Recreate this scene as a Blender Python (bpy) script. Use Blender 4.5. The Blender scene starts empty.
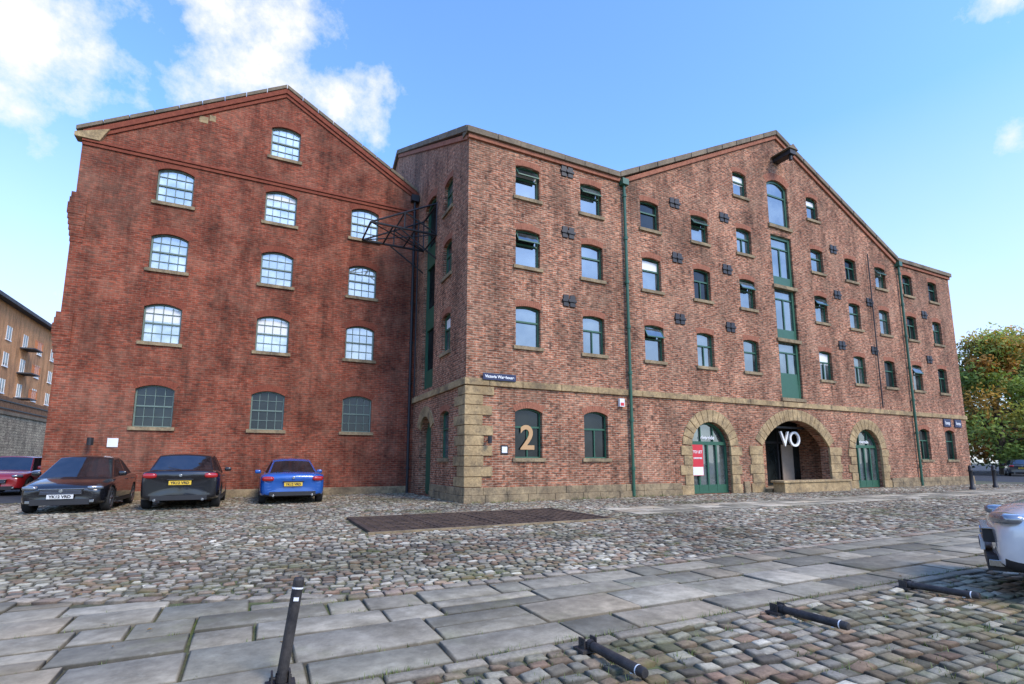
import bpy, bmesh, math, random
import numpy as np
from mathutils import Vector, noise
random.seed(7)
R=random.random
def U(a,b): return a+(b-a)*R()
scn=bpy.context.scene
scn.view_settings.view_transform='Standard'
try: scn.view_settings.look='None'
except Exception: pass
scn.view_settings.exposure=0

# ---------------------------------------------------------------- materials
def nmat(name):
    m=bpy.data.materials.new(name); m.use_nodes=True
    nt=m.node_tree; b=nt.nodes['Principled BSDF']
    return m,nt,b
def lk(nt,a,b): nt.links.new(a,b)
def nd(nt,t,**k):
    n=nt.nodes.new(t)
    for a,v in k.items(): setattr(n,a,v)
    return n
def math_n(nt,op,a,b=None,c=None):
    n=nd(nt,'ShaderNodeMath',operation=op)
    for i,x in enumerate((a,b,c)):
        if x is None: continue
        if isinstance(x,(int,float)): n.inputs[i].default_value=x
        else: lk(nt,x,n.inputs[i])
    return n.outputs[0]
def ramp(nt,fac,stops):
    r=nd(nt,'ShaderNodeValToRGB')
    e=r.color_ramp.elements
    while len(e)<len(stops): e.new(0.5)
    for i,(p,c) in enumerate(stops):
        e[i].position=p; e[i].color=(c[0],c[1],c[2],1) if not isinstance(c,(int,float)) else (c,c,c,1)
    lk(nt,fac,r.inputs[0]); return r.outputs[0]
def mix(nt,a,b,fac,mode='MIX'):
    n=nd(nt,'ShaderNodeMix',data_type='RGBA',blend_type=mode)
    for s,x in ((6,a),(7,b)):
        if isinstance(x,tuple): n.inputs[s].default_value=(*x,1)
        else: lk(nt,x,n.inputs[s])
    if isinstance(fac,(int,float)): n.inputs[0].default_value=fac
    else: lk(nt,fac,n.inputs[0])
    return n.outputs[2]
def noise_n(nt,vec,scale,detail=4,rough=.6):
    n=nd(nt,'ShaderNodeTexNoise'); n.inputs['Scale'].default_value=scale
    n.inputs['Detail'].default_value=detail; n.inputs['Roughness'].default_value=rough
    if vec is not None: lk(nt,vec,n.inputs['Vector'])
    return n.outputs['Fac']
def pos(nt): return nd(nt,'ShaderNodeNewGeometry').outputs['Position']
def bump(nt,b,h,st=.5,dist=.01):
    n=nd(nt,'ShaderNodeBump'); n.inputs['Strength'].default_value=st; n.inputs['Distance'].default_value=dist
    lk(nt,h,n.inputs['Height']); lk(nt,n.outputs[0],b.inputs['Normal'])

def brick_mat(name,c1,c2,mortar,var=(.55,1.25),patch=(.7,1.1),light=None,lightamt=.5,bw=.24,bh=.08,ms=.010,soot=(.6,1.05),dark=0.0):
    m,nt,b=nmat(name)
    p=pos(nt); s=nd(nt,'ShaderNodeSeparateXYZ'); lk(nt,p,s.inputs[0])
    u=math_n(nt,'ADD',s.outputs[0],s.outputs[1])
    c=nd(nt,'ShaderNodeCombineXYZ'); lk(nt,u,c.inputs[0]); lk(nt,s.outputs[2],c.inputs[1])
    wob=noise_n(nt,c.outputs[0],2.5,2)
    c2v=nd(nt,'ShaderNodeCombineXYZ'); lk(nt,u,c2v.inputs[0])
    lk(nt,math_n(nt,'ADD',s.outputs[2],math_n(nt,'MULTIPLY',wob,.02)),c2v.inputs[1])
    t=nd(nt,'ShaderNodeTexBrick'); t.offset=.5
    lk(nt,c2v.outputs[0],t.inputs['Vector'])
    t.inputs['Scale'].default_value=1
    t.inputs['Color1'].default_value=(*c1,1); t.inputs['Color2'].default_value=(*c2,1); t.inputs['Mortar'].default_value=(*mortar,1)
    t.inputs['Mortar Size'].default_value=ms; t.inputs['Mortar Smooth'].default_value=.3
    t.inputs['Brick Width'].default_value=bw; t.inputs['Row Height'].default_value=bh
    mp=nd(nt,'ShaderNodeMapping'); mp.inputs['Scale'].default_value=(4.2,12.5,1); lk(nt,c.outputs[0],mp.inputs[0])
    n1=noise_n(nt,mp.outputs[0],1.0,1)
    col=mix(nt,t.outputs['Color'],ramp(nt,n1,[(.3,var[0]),(.7,var[1])]),1,'MULTIPLY')
    if dark:
        mp3=nd(nt,'ShaderNodeMapping'); mp3.inputs['Scale'].default_value=(5.5,12.5,1); mp3.inputs['Location'].default_value=(7,3,0); lk(nt,c.outputs[0],mp3.inputs[0])
        n5=noise_n(nt,mp3.outputs[0],1.0,0)
        col=mix(nt,col,(.11,.06,.04),ramp(nt,n5,[(.60,0.0),(.68,dark)]))
    n2=noise_n(nt,c.outputs[0],.45,6,.7)
    col=mix(nt,col,ramp(nt,n2,[(.34,patch[0]),(.62,patch[1])]),1,'MULTIPLY')
    # broad areas where the brick shifts browner / greyer
    n6=noise_n(nt,c.outputs[0],.23,4,.6)
    col=mix(nt,col,(.24,.15,.10),ramp(nt,n6,[(.52,0.0),(.68,.38)]))
    if light:
        n3=noise_n(nt,c.outputs[0],1.3,7,.8)
        f=ramp(nt,n3,[(.46,0.0),(.70,lightamt)])
        col=mix(nt,col,light,f)
    mp2=nd(nt,'ShaderNodeMapping'); mp2.inputs['Scale'].default_value=(1.1,.22,1); lk(nt,c.outputs[0],mp2.inputs[0])
    n4=noise_n(nt,mp2.outputs[0],1.0,6,.72)
    col=mix(nt,col,ramp(nt,n4,[(.36,soot[0]),(.56,soot[1])]),1,'MULTIPLY')
    lk(nt,col,b.inputs['Base Color']); b.inputs['Roughness'].default_value=.9; b.inputs['Specular IOR Level'].default_value=.25
    h=math_n(nt,'SUBTRACT',math_n(nt,'MULTIPLY',n1,.6),t.outputs['Fac'])
    bump(nt,b,h,.6,.012)
    return m
def stone_mat(name,c1,c2,scale=1.5,rough=.85,bs=.4,fine=14,stain=None):
    m,nt,b=nmat(name); p=pos(nt)
    n1=noise_n(nt,p,scale,6,.65); n2=noise_n(nt,p,fine,5,.7)
    col=ramp(nt,n1,[(.3,c1),(.7,c2)])
    col=mix(nt,col,ramp(nt,n2,[(.25,.62),(.7,1.15)]),1,'MULTIPLY')
    if stain:
        n3=noise_n(nt,p,2.2,8,.78); col=mix(nt,col,stain,ramp(nt,n3,[(.47,0.0),(.63,.75)]))
    lk(nt,col,b.inputs['Base Color']); b.inputs['Roughness'].default_value=rough
    b.inputs['Specular IOR Level'].default_value=.3
    bump(nt,b,n2,bs,.02); return m
def paint_mat(name,c,rough=.5,metal=0,var=.15,coat=0):
    m,nt,b=nmat(name); p=pos(nt)
    n=noise_n(nt,p,5,5,.7)
    k=ramp(nt,n,[(.3,1-var),(.7,1+var*.5)])
    lk(nt,mix(nt,c,k,1,'MULTIPLY'),b.inputs['Base Color'])
    b.inputs['Roughness'].default_value=rough; b.inputs['Metallic'].default_value=metal
    b.inputs['Coat Weight'].default_value=coat; b.inputs['Coat Roughness'].default_value=.04
    return m
def glass_mat(name,c1,c2,gl=.4,scale=.9,tint=(.85,.92,1)):
    m,nt,b=nmat(name); p=pos(nt)
    n=noise_n(nt,p,scale,3,.6)
    lk(nt,ramp(nt,n,[(.38,c1),(.62,c2)]),b.inputs['Base Color']); b.inputs['Roughness'].default_value=.9
    b.inputs['Specular IOR Level'].default_value=.02
    g=nd(nt,'ShaderNodeBsdfGlossy'); g.inputs['Roughness'].default_value=.03; g.inputs['Color'].default_value=(*tint,1)
    n2=noise_n(nt,p,2.2,2,.5)
    bp=nd(nt,'ShaderNodeBump'); bp.inputs['Strength'].default_value=.12; bp.inputs['Distance'].default_value=.02
    lk(nt,n2,bp.inputs['Height']); lk(nt,bp.outputs[0],g.inputs['Normal'])
    mx=nd(nt,'ShaderNodeMixShader'); mx.inputs[0].default_value=gl
    lk(nt,b.outputs[0],mx.inputs[1]); lk(nt,g.outputs[0],mx.inputs[2])
    lk(nt,mx.outputs[0],nt.nodes['Material Output'].inputs[0]); return m
def attr_mat(name,rough=.8,bs=.5,fine=25,spec=.4,lo=.6,hi=1.25,stain=None,moss=0.0,mlo=.50):
    m,nt,b=nmat(name); a=nd(nt,'ShaderNodeAttribute'); a.attribute_name='Col'
    p=pos(nt); n=noise_n(nt,p,fine,5,.7); n2=noise_n(nt,p,3.0,4,.6)
    c=mix(nt,a.outputs['Color'],ramp(nt,n,[(.25,lo),(.75,hi)]),1,'MULTIPLY')
    c=mix(nt,c,ramp(nt,n2,[(.3,.78),(.7,1.15)]),1,'MULTIPLY')
    if stain:
        n3=noise_n(nt,p,1.1,8,.75); c=mix(nt,c,stain,ramp(nt,n3,[(.46,0.0),(.64,.65)]))
        n4=noise_n(nt,p,7,6,.7); c=mix(nt,c,(.50,.46,.35),ramp(nt,n4,[(.60,0.0),(.72,.35)]))
    if moss:
        n5=noise_n(nt,p,1.5,7,.72); c=mix(nt,c,(.115,.125,.03),ramp(nt,n5,[(mlo,0.0),(mlo+.16,moss)]))
    lk(nt,c,b.inputs['Base Color']); b.inputs['Roughness'].default_value=rough
    b.inputs['Specular IOR Level'].default_value=spec
    bump(nt,b,n,bs,.006); return m

M={}
M['brickR']=brick_mat('brick_mottled',(.49,.185,.095),(.33,.108,.055),(.52,.39,.27),var=(.45,1.4),patch=(.55,1.10),light=(.50,.32,.20),lightamt=.42,dark=.85,soot=(.55,1.05),ms=.011)
M['brickL']=brick_mat('brick_red',(.35,.082,.040),(.255,.056,.029),(.32,.165,.105),var=(.62,1.25),patch=(.52,1.10),light=(.42,.21,.13),lightamt=.42,ms=.009,soot=(.50,1.05),dark=.55)
M['archb']=stone_mat('arch_brick',(.27,.10,.058),(.44,.18,.105),6,.9,.3,30)
M['archl']=stone_mat('arch_brick_red',(.19,.048,.028),(.30,.085,.045),6,.9,.3,30)
M['stone']=stone_mat('sandstone',(.26,.175,.085),(.60,.43,.22),1.2,.9,.8,14,(.13,.10,.065))
M['stone2']=stone_mat('sandstone_dark',(.20,.145,.085),(.44,.33,.185),1.6,.9,.7,14,(.10,.08,.055))
M['coping']=stone_mat('coping_stone',(.12,.095,.065),(.30,.23,.15),.9)
M['slate']=stone_mat('slate',(.06,.065,.07),(.11,.11,.12),2)
M['green']=paint_mat('green_paint',(.030,.110,.062),.45)
M['greenL']=paint_mat('sage_frame_paint',(.15,.21,.17),.5)
M['glassR']=glass_mat('window_glass_dark',(.015,.022,.025),(.12,.145,.14),.28,.8,(.88,.90,.88))
M['glassL']=glass_mat('window_glass_pale',(.26,.32,.31),(.62,.68,.64),.32,1.3,(.97,.97,.94))  # pale base colour paints in the bright sky reflected by the panes
M['glassD']=glass_mat('window_glass_deep',(.008,.010,.010),(.022,.026,.024),.05,1.0)
M['black']=paint_mat('black_iron',(.018,.018,.020),.55)
M['dark']=paint_mat('dark_interior',(.022,.02,.018),.9)
M['rust']=stone_mat('rusty_iron',(.040,.028,.022),(.13,.085,.058),2.5,.7,.4,18)
M['white']=paint_mat('white_panel',(.8,.8,.78),.5,var=.05)
M['cream']=paint_mat('gold_vinyl',(.52,.31,.14),.6,var=.08)
M['red']=paint_mat('red_panel',(.6,.03,.04),.5,var=.05)
M['navy']=paint_mat('navy_panel',(.012,.02,.07),.4,var=.05)
M['plaster']=paint_mat('plaster_interior',(.35,.27,.2),.8)
M['setts']=attr_mat('sett_stone',.85,.7,28,spec=.25,moss=.55,mlo=.52)
M['flags']=attr_mat('flag_stone',.82,.5,9,.22,.62,1.2,stain=(.135,.112,.07),moss=.35,mlo=.55)
M['asph']=stone_mat('asphalt',(.045,.045,.045),(.075,.072,.07),.8,.9,.3,40)

# ---------------------------------------------------------------- mesh helpers
def empty(name,loc=(0,0,0),rz=0):
    e=bpy.data.objects.new(name,None); scn.collection.objects.link(e); e.location=loc; e.rotation_euler=(0,0,rz); return e
def link(name,me,mats,parent=None,smooth=False,bevel=0,loc=None):
    for m in mats: me.materials.append(m)
    o=bpy.data.objects.new(name,me); scn.collection.objects.link(o)
    if parent is not None: o.parent=parent
    if loc: o.location=loc
    if smooth:
        me.polygons.foreach_set('use_smooth',[True]*len(me.polygons))
    if bevel:
        b=o.modifiers.new('b','BEVEL'); b.width=bevel; b.segments=2; b.limit_method='ANGLE'; b.angle_limit=math.radians(35)
    return o
class MB:
    def __init__(s): s.v=[];s.f=[];s.m=[]
    def add(s,vs,fs,mi=0):
        o=len(s.v); s.v+= [tuple(v) for v in vs]
        for f in fs: s.f.append(tuple(i+o for i in f)); s.m.append(mi)
    def box(s,x0,x1,y0,y1,z0,z1,mi=0):
        s.add([(x0,y0,z0),(x1,y0,z0),(x1,y1,z0),(x0,y1,z0),(x0,y0,z1),(x1,y0,z1),(x1,y1,z1),(x0,y1,z1)],
              [(0,3,2,1),(4,5,6,7),(0,1,5,4),(1,2,6,5),(2,3,7,6),(3,0,4,7)],mi)
    def prism(s,poly,P,d0,d1,mi=0):
        n=len(poly)
        vs=[P(a,z,d0) for a,z in poly]+[P(a,z,d1) for a,z in poly]
        fs=[tuple(range(n)),tuple(range(2*n-1,n-1,-1))]
        fs+=[(i,i+n,(i+1)%n+n,(i+1)%n) for i in range(n)]
        s.add(vs,fs,mi)
    def rect(s,a0,a1,z0,z1,P,d0,d1,mi=0): s.prism([(a0,z0),(a1,z0),(a1,z1),(a0,z1)],P,d0,d1,mi)
    def ring(s,outer,inner,P,d0,d1,mi=0):
        n=len(outer)
        vs=[P(a,z,d0) for a,z in outer]+[P(a,z,d0) for a,z in inner]+[P(a,z,d1) for a,z in outer]+[P(a,z,d1) for a,z in inner]
        fs=[]
        for i in range(n):
            j=(i+1)%n
            fs+=[(i,j,j+n,i+n),(i+n,j+n,j+3*n,i+3*n),(i,i+2*n,j+2*n,j)]
        s.add(vs,fs,mi)
    def cyl(s,p0,p1,r,n=10,mi=0,r1=None):
        p0=Vector(p0);p1=Vector(p1);d=(p1-p0).normalized()
        a=d.orthogonal().normalized();b=d.cross(a); r1=r if r1 is None else r1
        vs=[p0+(a*math.cos(t)+b*math.sin(t))*r for t in [2*math.pi*i/n for i in range(n)]]
        vs+=[p1+(a*math.cos(t)+b*math.sin(t))*r1 for t in [2*math.pi*i/n for i in range(n)]]
        fs=[(i,(i+1)%n,(i+1)%n+n,i+n) for i in range(n)]+[tuple(range(n-1,-1,-1)),tuple(range(n,2*n))]
        s.add(vs,fs,mi)
    def lathe(s,prof,c,n=28,mi=0):
        k=len(prof); vs=[]
        for i in range(n):
            t=2*math.pi*i/n
            for r,x in prof: vs.append((c[0]+x,c[1]+r*math.cos(t),c[2]+r*math.sin(t)))
        fs=[]
        for i in range(n):
            j=(i+1)%n
            for q in range(k-1): fs.append((i*k+q,i*k+q+1,j*k+q+1,j*k+q))
        s.add(vs,fs,mi)
    def build(s,name,mats,parent=None,smooth=False,bevel=0):
        me=bpy.data.meshes.new(name); me.from_pydata(s.v,[],s.f)
        me.polygons.foreach_set('material_index',s.m); me.update()
        o=link(name,me,mats,parent,smooth,bevel)
        return o
def arc(cx,zt,w,rise,n=8,extra=0.0):
    Rr=(w*w/4+rise*rise)/(2*rise); h=math.asin(min(1,w/2/Rr)); zc=zt-Rr
    if rise>w/2: h=math.pi-h
    return [(cx+(Rr+extra)*math.sin(h-2*h*i/n),zc+(Rr+extra)*math.cos(h-2*h*i/n)) for i in range(n+1)]
def opening(cx,z0,z1,w,rise,n=8):
    return [(cx-w/2,z0),(cx+w/2,z0)]+arc(cx,z1,w,rise,n)
def wall(name,outer,holes,P,mat,parent):
    bm=bmesh.new()
    es=[]
    for loop in [outer]+[h[0] for h in holes]:
        vs=[bm.verts.new(P(a,z,0)) for a,z in loop]
        for i in range(len(vs)): es.append(bm.edges.new((vs[i],vs[(i+1)%len(vs)])))
    bmesh.ops.triangle_fill(bm,use_beauty=True,use_dissolve=False,edges=es)
    for loop,dep in holes:
        a=[bm.verts.new(P(x,z,0)) for x,z in loop]; b=[bm.verts.new(P(x,z,dep)) for x,z in loop]
        for i in range(len(a)):
            j=(i+1)%len(a); bm.faces.new((a[i],a[j],b[j],b[i]))
    me=bpy.data.meshes.new(name); bm.to_mesh(me); bm.free()
    return link(name,me,[mat],parent)
def voussoirs(mb,cx,zt,w,rise,th,n,P,d0,d1,mi,gap=.006,lip=.0):
    Rr=(w*w/4+rise*rise)/(2*rise); h=math.asin(min(1,w/2/Rr)); zc=zt-Rr
    r0=Rr-lip; r1=Rr+th
    for i in range(n):
        a0=-h+2*h*i/n+gap/r0/2; a1=-h+2*h*(i+1)/n-gap/r0/2
        mb.prism([(cx+r0*math.sin(a0),zc+r0*math.cos(a0)),(cx+r0*math.sin(a1),zc+r0*math.cos(a1)),
                  (cx+r1*math.sin(a1),zc+r1*math.cos(a1)),(cx+r1*math.sin(a0),zc+r1*math.cos(a0))],P,d0+U(-.003,.003),d1,mi)
def text(name,body,size,loc,rot,mat,parent,ext=.01):
    c=bpy.data.curves.new(name,'FONT'); c.body=body; c.size=size; c.extrude=ext; c.align_x='CENTER'; c.align_y='CENTER'; c.offset=.004
    o=bpy.data.objects.new(name,c); scn.collection.objects.link(o); o.location=loc; o.rotation_euler=rot; c.materials.append(mat)
    if parent is not None: o.parent=parent
    return o

def win_R(mb,cx,z0,z1,w,P,rise=.1,dep=.13,openv=False,gl=1):
    t=.055
    op=opening(cx,z0,z1,w,rise); inn=opening(cx,z0+t,z1-t,w-2*t,rise*.8)
    mb.ring(op,inn,P,dep,dep+.07,0)
    mb.prism(op,P,dep+.05,dep+.06,gl)
    zm=z0+(z1-z0)*.62
    mb.rect(cx-w/2+t,cx+w/2-t,zm-.03,zm+.03,P,dep-.005,dep+.05,0)
    if openv:
        zt=z1-t-rise
        pts=[P(cx-w/2+t,zt,dep),P(cx+w/2-t,zt,dep),P(cx+w/2-t,zm+.06,dep-.20),P(cx-w/2+t,zm+.06,dep-.20)]
        pts2=[P(cx-w/2+t,zt,dep-.03),P(cx+w/2-t,zt,dep-.03),P(cx+w/2-t,zm+.06,dep-.23),P(cx-w/2+t,zm+.06,dep-.23)]
        mb.add(pts+pts2,[(0,1,2,3)],1); mb.add(pts+pts2,[(4,5,6,7)],1)
        for a in (cx-w/2+t,cx+w/2-t-.04):
            mb.add([P(a,zt,dep-.04),P(a+.04,zt,dep-.04),P(a+.04,zm+.06,dep-.24),P(a,zm+.06,dep-.24)],[(0,1,2,3)],0)
        mb.rect(cx-w/2+t,cx+w/2-t,zm+.04,zm+.08,P,dep-.25,dep-.2,0)
    elif R()<.5:
        mb.rect(cx-.02,cx+.02,z0+t,zm-.03,P,dep+.0,dep+.05,0)
    if gl==1 and R()<.25:
        hh=U(.15,.4)*(z1-z0)
        mb.rect(cx-w/2+t,cx+w/2-t,z1-t-rise-hh,z1-t-rise,P,dep+.045,dep+.049,4)
def sill_arch(mb,cx,z0,z1,w,P,rise,arch=3,sill=2,n=13,th=.22):
    mb.rect(cx-w/2-.1,cx+w/2+.1,z0-.11,z0+.014,P,-.07,.12,sill)
    voussoirs(mb,cx,z1,w,rise,th,n,P,-.006,.05,arch,gap=.009,lip=.004)
def win_L(mb,cx,z0,z1,w,P,rise=.14,dep=.11,gl=1):
    t=.05
    op=opening(cx,z0,z1,w,rise); inn=opening(cx,z0+t,z1-t,w-2*t,rise*.85)
    mb.ring(op,inn,P,dep,dep+.07,0)
    mb.prism(op,P,dep+.05,dep+.06,gl)
    zm=(z0+z1)/2
    mb.rect(cx-w/2+t,cx+w/2-t,zm-.025,zm+.025,P,dep-.01,dep+.05,0)
    for k in range(1,4):
        a=cx-w/2+w*k/4; mb.rect(a-.010,a+.010,z0+t,z1-t-(.06 if k!=2 else 0),P,dep+.015,dep+.05,0)
    for k in (1,3):
        z=z0+(z1-z0)*k/4; mb.rect(cx-w/2+t,cx+w/2-t,z-.010,z+.010,P,dep+.014,dep+.05,0)

# ================================================================ MAIN WAREHOUSE
Pm=lambda a,z,d:(a,d,z)
Ps=lambda a,z,d:(d,a,z)
WH=empty('brick_warehouse')
cols=[2.3,5.08,8.0,10.8,13.6,18.9,21.7,24.4,27.1,29.8]
rows=[(10.75,12.0),(8.15,9.55),(5.25,6.72)]
holes=[];mb=MB();W1=.98
openset={(0,0),(1,0),(0,1),(3,0),(7,0),(5,1),(4,1),(8,2),(2,2)}
for r,(z0,z1) in enumerate(rows):
    for i,c in enumerate(cols):
        holes.append((opening(c,z0,z1,W1,.07),.13)); sill_arch(mb,c,z0,z1,W1,Pm,.07)
        win_R(mb,c,z0,z1,W1,Pm,rise=.07,openv=((i,r) in openset),gl=(5 if R()<.25 else 1))
for c in (13.55,18.85):
    holes.append((opening(c,13.55,14.8,.9,.1),.13)); sill_arch(mb,c,13.55,14.8,.9,Pm,.1); win_R(mb,c,13.55,14.8,.9,Pm)
for c in (2.3,5.08,27.1,29.8):
    holes.append((opening(c,1.42,3.12,1.05,.14),.13)); sill_arch(mb,c,1.42,3.12,1.05,Pm,.14); win_R(mb,c,1.42,3.12,1.05,Pm,rise=.14,gl=5)
gx=16.2; gw=1.5
holes.append((opening(gx,12.65,15.05,gw,.28),.16)); voussoirs(mb,gx,15.05,gw,.28,.36,17,Pm,-.008,.05,3,gap=.009,lip=.004)
holes.append(([(gx-gw/2,4.2),(gx+gw/2,4.2),(gx+gw/2,12.15),(gx-gw/2,12.15)],.16))
op=opening(gx,12.65,15.05,gw,.28); inn=opening(gx,12.8,14.93,gw-.24,.22)
mb.ring(op,inn,Pm,.10,.2,0); mb.prism(op,Pm,.15,.16,1)
mb.rect(gx-gw/2+.12,gx+gw/2-.12,14.2,14.28,Pm,.11,.15,0)
mb.rect(gx-gw/2,gx+gw/2,4.2,12.15,Pm,.17,.19,1)
for a in (gx-gw/2,gx+gw/2-.14): mb.rect(a,a+.14,4.2,12.15,Pm,.09,.17,0)
for z0,z1 in ((12.0,12.15),(9.45,10.1),(6.85,7.5),(4.2,4.9)):
    mb.rect(gx-gw/2+.14,gx+gw/2-.14,z0,z1,Pm,.10,.17,0)
for z0,z1 in ((10.1,12.0),(7.5,9.45),(4.9,6.85)):
    mb.rect(gx-gw/2+.14,gx+gw/2-.14,z1-.5,z1-.44,Pm,.12,.17,0)
    if z0<7: mb.rect(gx-gw/2+.14,gx+gw/2-.14,z0,z0+.5,Pm,.115,.17,0)
    mb.rect(gx-.035,gx+.035,z0,z1-.5,Pm,.13,.17,0)
for z in (12.62,9.6,7.0,4.2): mb.rect(gx-gw/2-.1,gx+gw/2+.1,z-.14,z+.015,Pm,-.09,.14,2)
WM=[M['green'],M['glassR'],M['stone2'],M['archb'],M['white'],M['glassD']]
mb.build('windows',WM,WH)
arches=[(10.8,2.2,2.95,1.0,.5),(16.2,4.7,3.2,1.2,.5),(21.7,2.2,2.95,1.0,.5)]
holes.append((opening(10.8,0.02,2.95,2.2,1.0,14),.35)); holes.append((opening(21.7,0.02,2.95,2.2,1.0,14),.35))
holes.append((opening(16.2,0.02,3.2,4.7,1.2,18),.45))
E=12.6; A=17.45
wall('front_wall',[(0,0),(31.8,0),(31.8,E),(26.1,E),(16.3,A),(6.5,E),(0,E)],holes,Pm,M['brickR'],WH)
st=MB()
for cx,w,zt,rise,th in arches:
    n=13 if w<3 else 19
    voussoirs(st,cx,zt,w,rise,th,n,Pm,-.04,.06,0,gap=.018,lip=.012)
    zs=zt-rise
    nb=5; hh=zs/nb
    for k in range(nb):
        ww=.62 if k%2==0 else .46
        if w>3: ww+=.25
        for sgn in (-1,1):
            e=cx+sgn*(w/2-.012); f=cx+sgn*(w/2+ww+U(-.05,.05))
            st.rect(min(e,f),max(e,f),k*hh+.008,(k+1)*hh-.008,Pm,-.05+U(-.012,.012),.06,0)
k=0; z=.5
while z<3.74:
    h=min(.33,3.77-z); a=(.95 if k%2 else .6)+U(-.06,.06); b2=(.6 if k%2 else .95)+U(-.06,.06)
    o=.045+U(0,.018)
    st.add([(-o,-o,z+.008),(a,-o,z+.008),(a,.05,z+.008),(.05,.05,z+.008),(.05,b2,z+.008),(-o,b2,z+.008)]+
           [(-o,-o,z+h-.008),(a,-o,z+h-.008),(a,.05,z+h-.008),(.05,.05,z+h-.008),(.05,b2,z+h-.008),(-o,b2,z+h-.008)],
           [(0,1,7,6),(1,2,8,7),(2,3,9,8),(3,4,10,9),(4,5,11,10),(5,0,6,11),(6,7,8,9,10,11),(5,4,3,2,1,0)],0)
    z+=h;k+=1
st.build('stone_quoins_and_arches',[M['stone']],WH,bevel=.016)
tr=MB()
def blocks(mb,a0,a1,z0,z1,P,d0,d1,step,mi):
    a=a0
    while a<a1-.05:
        b=min(a1,a+step*U(.7,1.3))
        if a1-b<.3: b=a1
        mb.rect(a+.006,b-.006,z0,z1,P,d0+U(-.007,.007),d1,mi); a=b
for x0,x1 in ((-.07,9.05),(12.55,12.9),(19.5,19.95),(23.45,31.87)):
    blocks(tr,x0,x1,0,.24,Pm,-.10,.05,.9,0); blocks(tr,x0+.02 if x0<0 else x0,x1,.245,.49,Pm,-.07,.05,.9,0)
blocks(tr,.06,3.5,0,.24,Ps,-.10,.05,.9,0); blocks(tr,.06,3.5,.245,.49,Ps,-.07,.05,.9,0)
blocks(tr,-.08,31.88,3.79,4.02,Pm,-.08,.05,1.2,1)
blocks(tr,.06,6.3,3.79,4.02,Ps,-.08,.05,1.2,1)
tr.build('plinth_and_string_course',[M['stone2'],M['stone']],WH,bevel=.014)
cp=MB()
blocks(cp,-.12,6.45,E+.02,E+.24,Pm,-.16,.35,1.1,0); blocks(cp,26.15,31.92,E+.02,E+.24,Pm,-.16,.35,1.1,0)
cp.rect(-.04,6.5,E-.14,E+.015,Pm,-.08,.05,1); cp.rect(26.1,31.85,E-.14,E+.015,Pm,-.08,.05,1)
def rake(mb,a0,z0,a1,z1,P,d0,d1,t0,t1,n,mi):
    for i in range(n):
        p=i/n+.002 if n>1 else 0;q=(i+1)/n-.002 if n>1 else 1
        x0=a0+(a1-a0)*p;x1=a0+(a1-a0)*q;y0=z0+(z1-z0)*p;y1=z0+(z1-z0)*q
        mb.prism([(x0,y0+t0),(x1,y1+t0),(x1,y1+t1),(x0,y0+t1)],P,d0+U(-.004,.004),d1,mi)
rake(cp,6.45,E,16.3,A,Pm,-.16,.35,.03,.27,10,0); rake(cp,26.15,E,16.3,A,Pm,-.16,.35,.03,.27,10,0)
rake(cp,6.6,E,16.3,A,Pm,-.08,.05,-.17,.028,1,1); rake(cp,26.0,E,16.3,A,Pm,-.083,.05,-.17,.028,1,1)
rake(cp,-.1,E,10.5,17.85,Ps,-.14,.35,.03,.27,10,0); rake(cp,21.1,E,10.5,17.85,Ps,-.14,.35,.03,.27,10,0)
rake(cp,.06,E,10.5,17.85,Ps,-.07,.05,-.17,.028,1,1)
cp.build('coping',[M['coping'],M['archb']],WH,bevel=.01)
sh=[];sm=MB()
for z0,z1 in rows+[(1.42,3.12)]:
    sh.append((opening(2.1,z0,z1,.95,.1),.13)); sill_arch(sm,2.1,z0,z1,.95,Ps,.1); win_R(sm,2.1,z0,z1,.95,Ps)
sh.append((opening(4.35,4.2,12.3,1.5,.2),.3)); sh.append((opening(4.4,0.02,3.1,1.5,.5),.35))
op=opening(4.35,4.2,12.3,1.5,.2); sm.prism(op,Ps,.22,.24,5); sm.ring(op,opening(4.35,4.3,12.2,1.3,.16),Ps,.12,.22,0)
for z0,z1 in ((9.4,10.3),(6.7,7.6),(4.2,5.0)): sm.rect(3.7,5.0,z0,z1,Ps,.14,.22,0)
voussoirs(sm,4.35,12.3,1.5,.2,.3,17,Ps,-.01,.05,3,gap=.009,lip=.004)
sm.rect(3.65,5.15,.03,3.1,Ps,.3,.34,0)
for k in range(6): sm.rect(3.68+k*.245,3.68+k*.245+.225,.1,2.5,Ps,.27,.3,0)
sm.build('side_windows',WM,WH)
s2=MB(); voussoirs(s2,4.4,3.1,1.5,.5,.4,11,Ps,-.04,.05,0,gap=.012,lip=.012); s2.build('side_door_arch',[M['stone']],WH,bevel=.01)
wall('side_wall',[(0,0),(21,0),(21,E),(10.5,17.85),(0,E)],sh,Ps,M['brickR'],WH)
bk=MB(); bk.add([(31.8,0,0),(31.8,21,0),(31.8,21,E),(31.8,10.5,17.85),(31.8,0,E)],[(0,1,2,3,4)]); bk.add([(0,21,0),(31.8,21,0),(31.8,21,E),(0,21,E)],[(0,1,2,3)])
bk.build('rear_walls',[M['brickR']],WH)
rf=MB()
rf.add([(0.02,.02,E),(31.78,.02,E),(31.78,10.5,17.85),(0.02,10.5,17.85),(31.78,20.98,E),(0.02,20.98,E)],[(0,1,2,3),(3,2,4,5)])
rf.add([(6.5,.03,E+.03),(16.3,.03,A+.02),(16.3,9.72,A+.02),(26.1,.03,E+.03)],[(0,1,2),(1,3,2)])
rf.build('roof',[M['slate']],WH)
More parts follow.
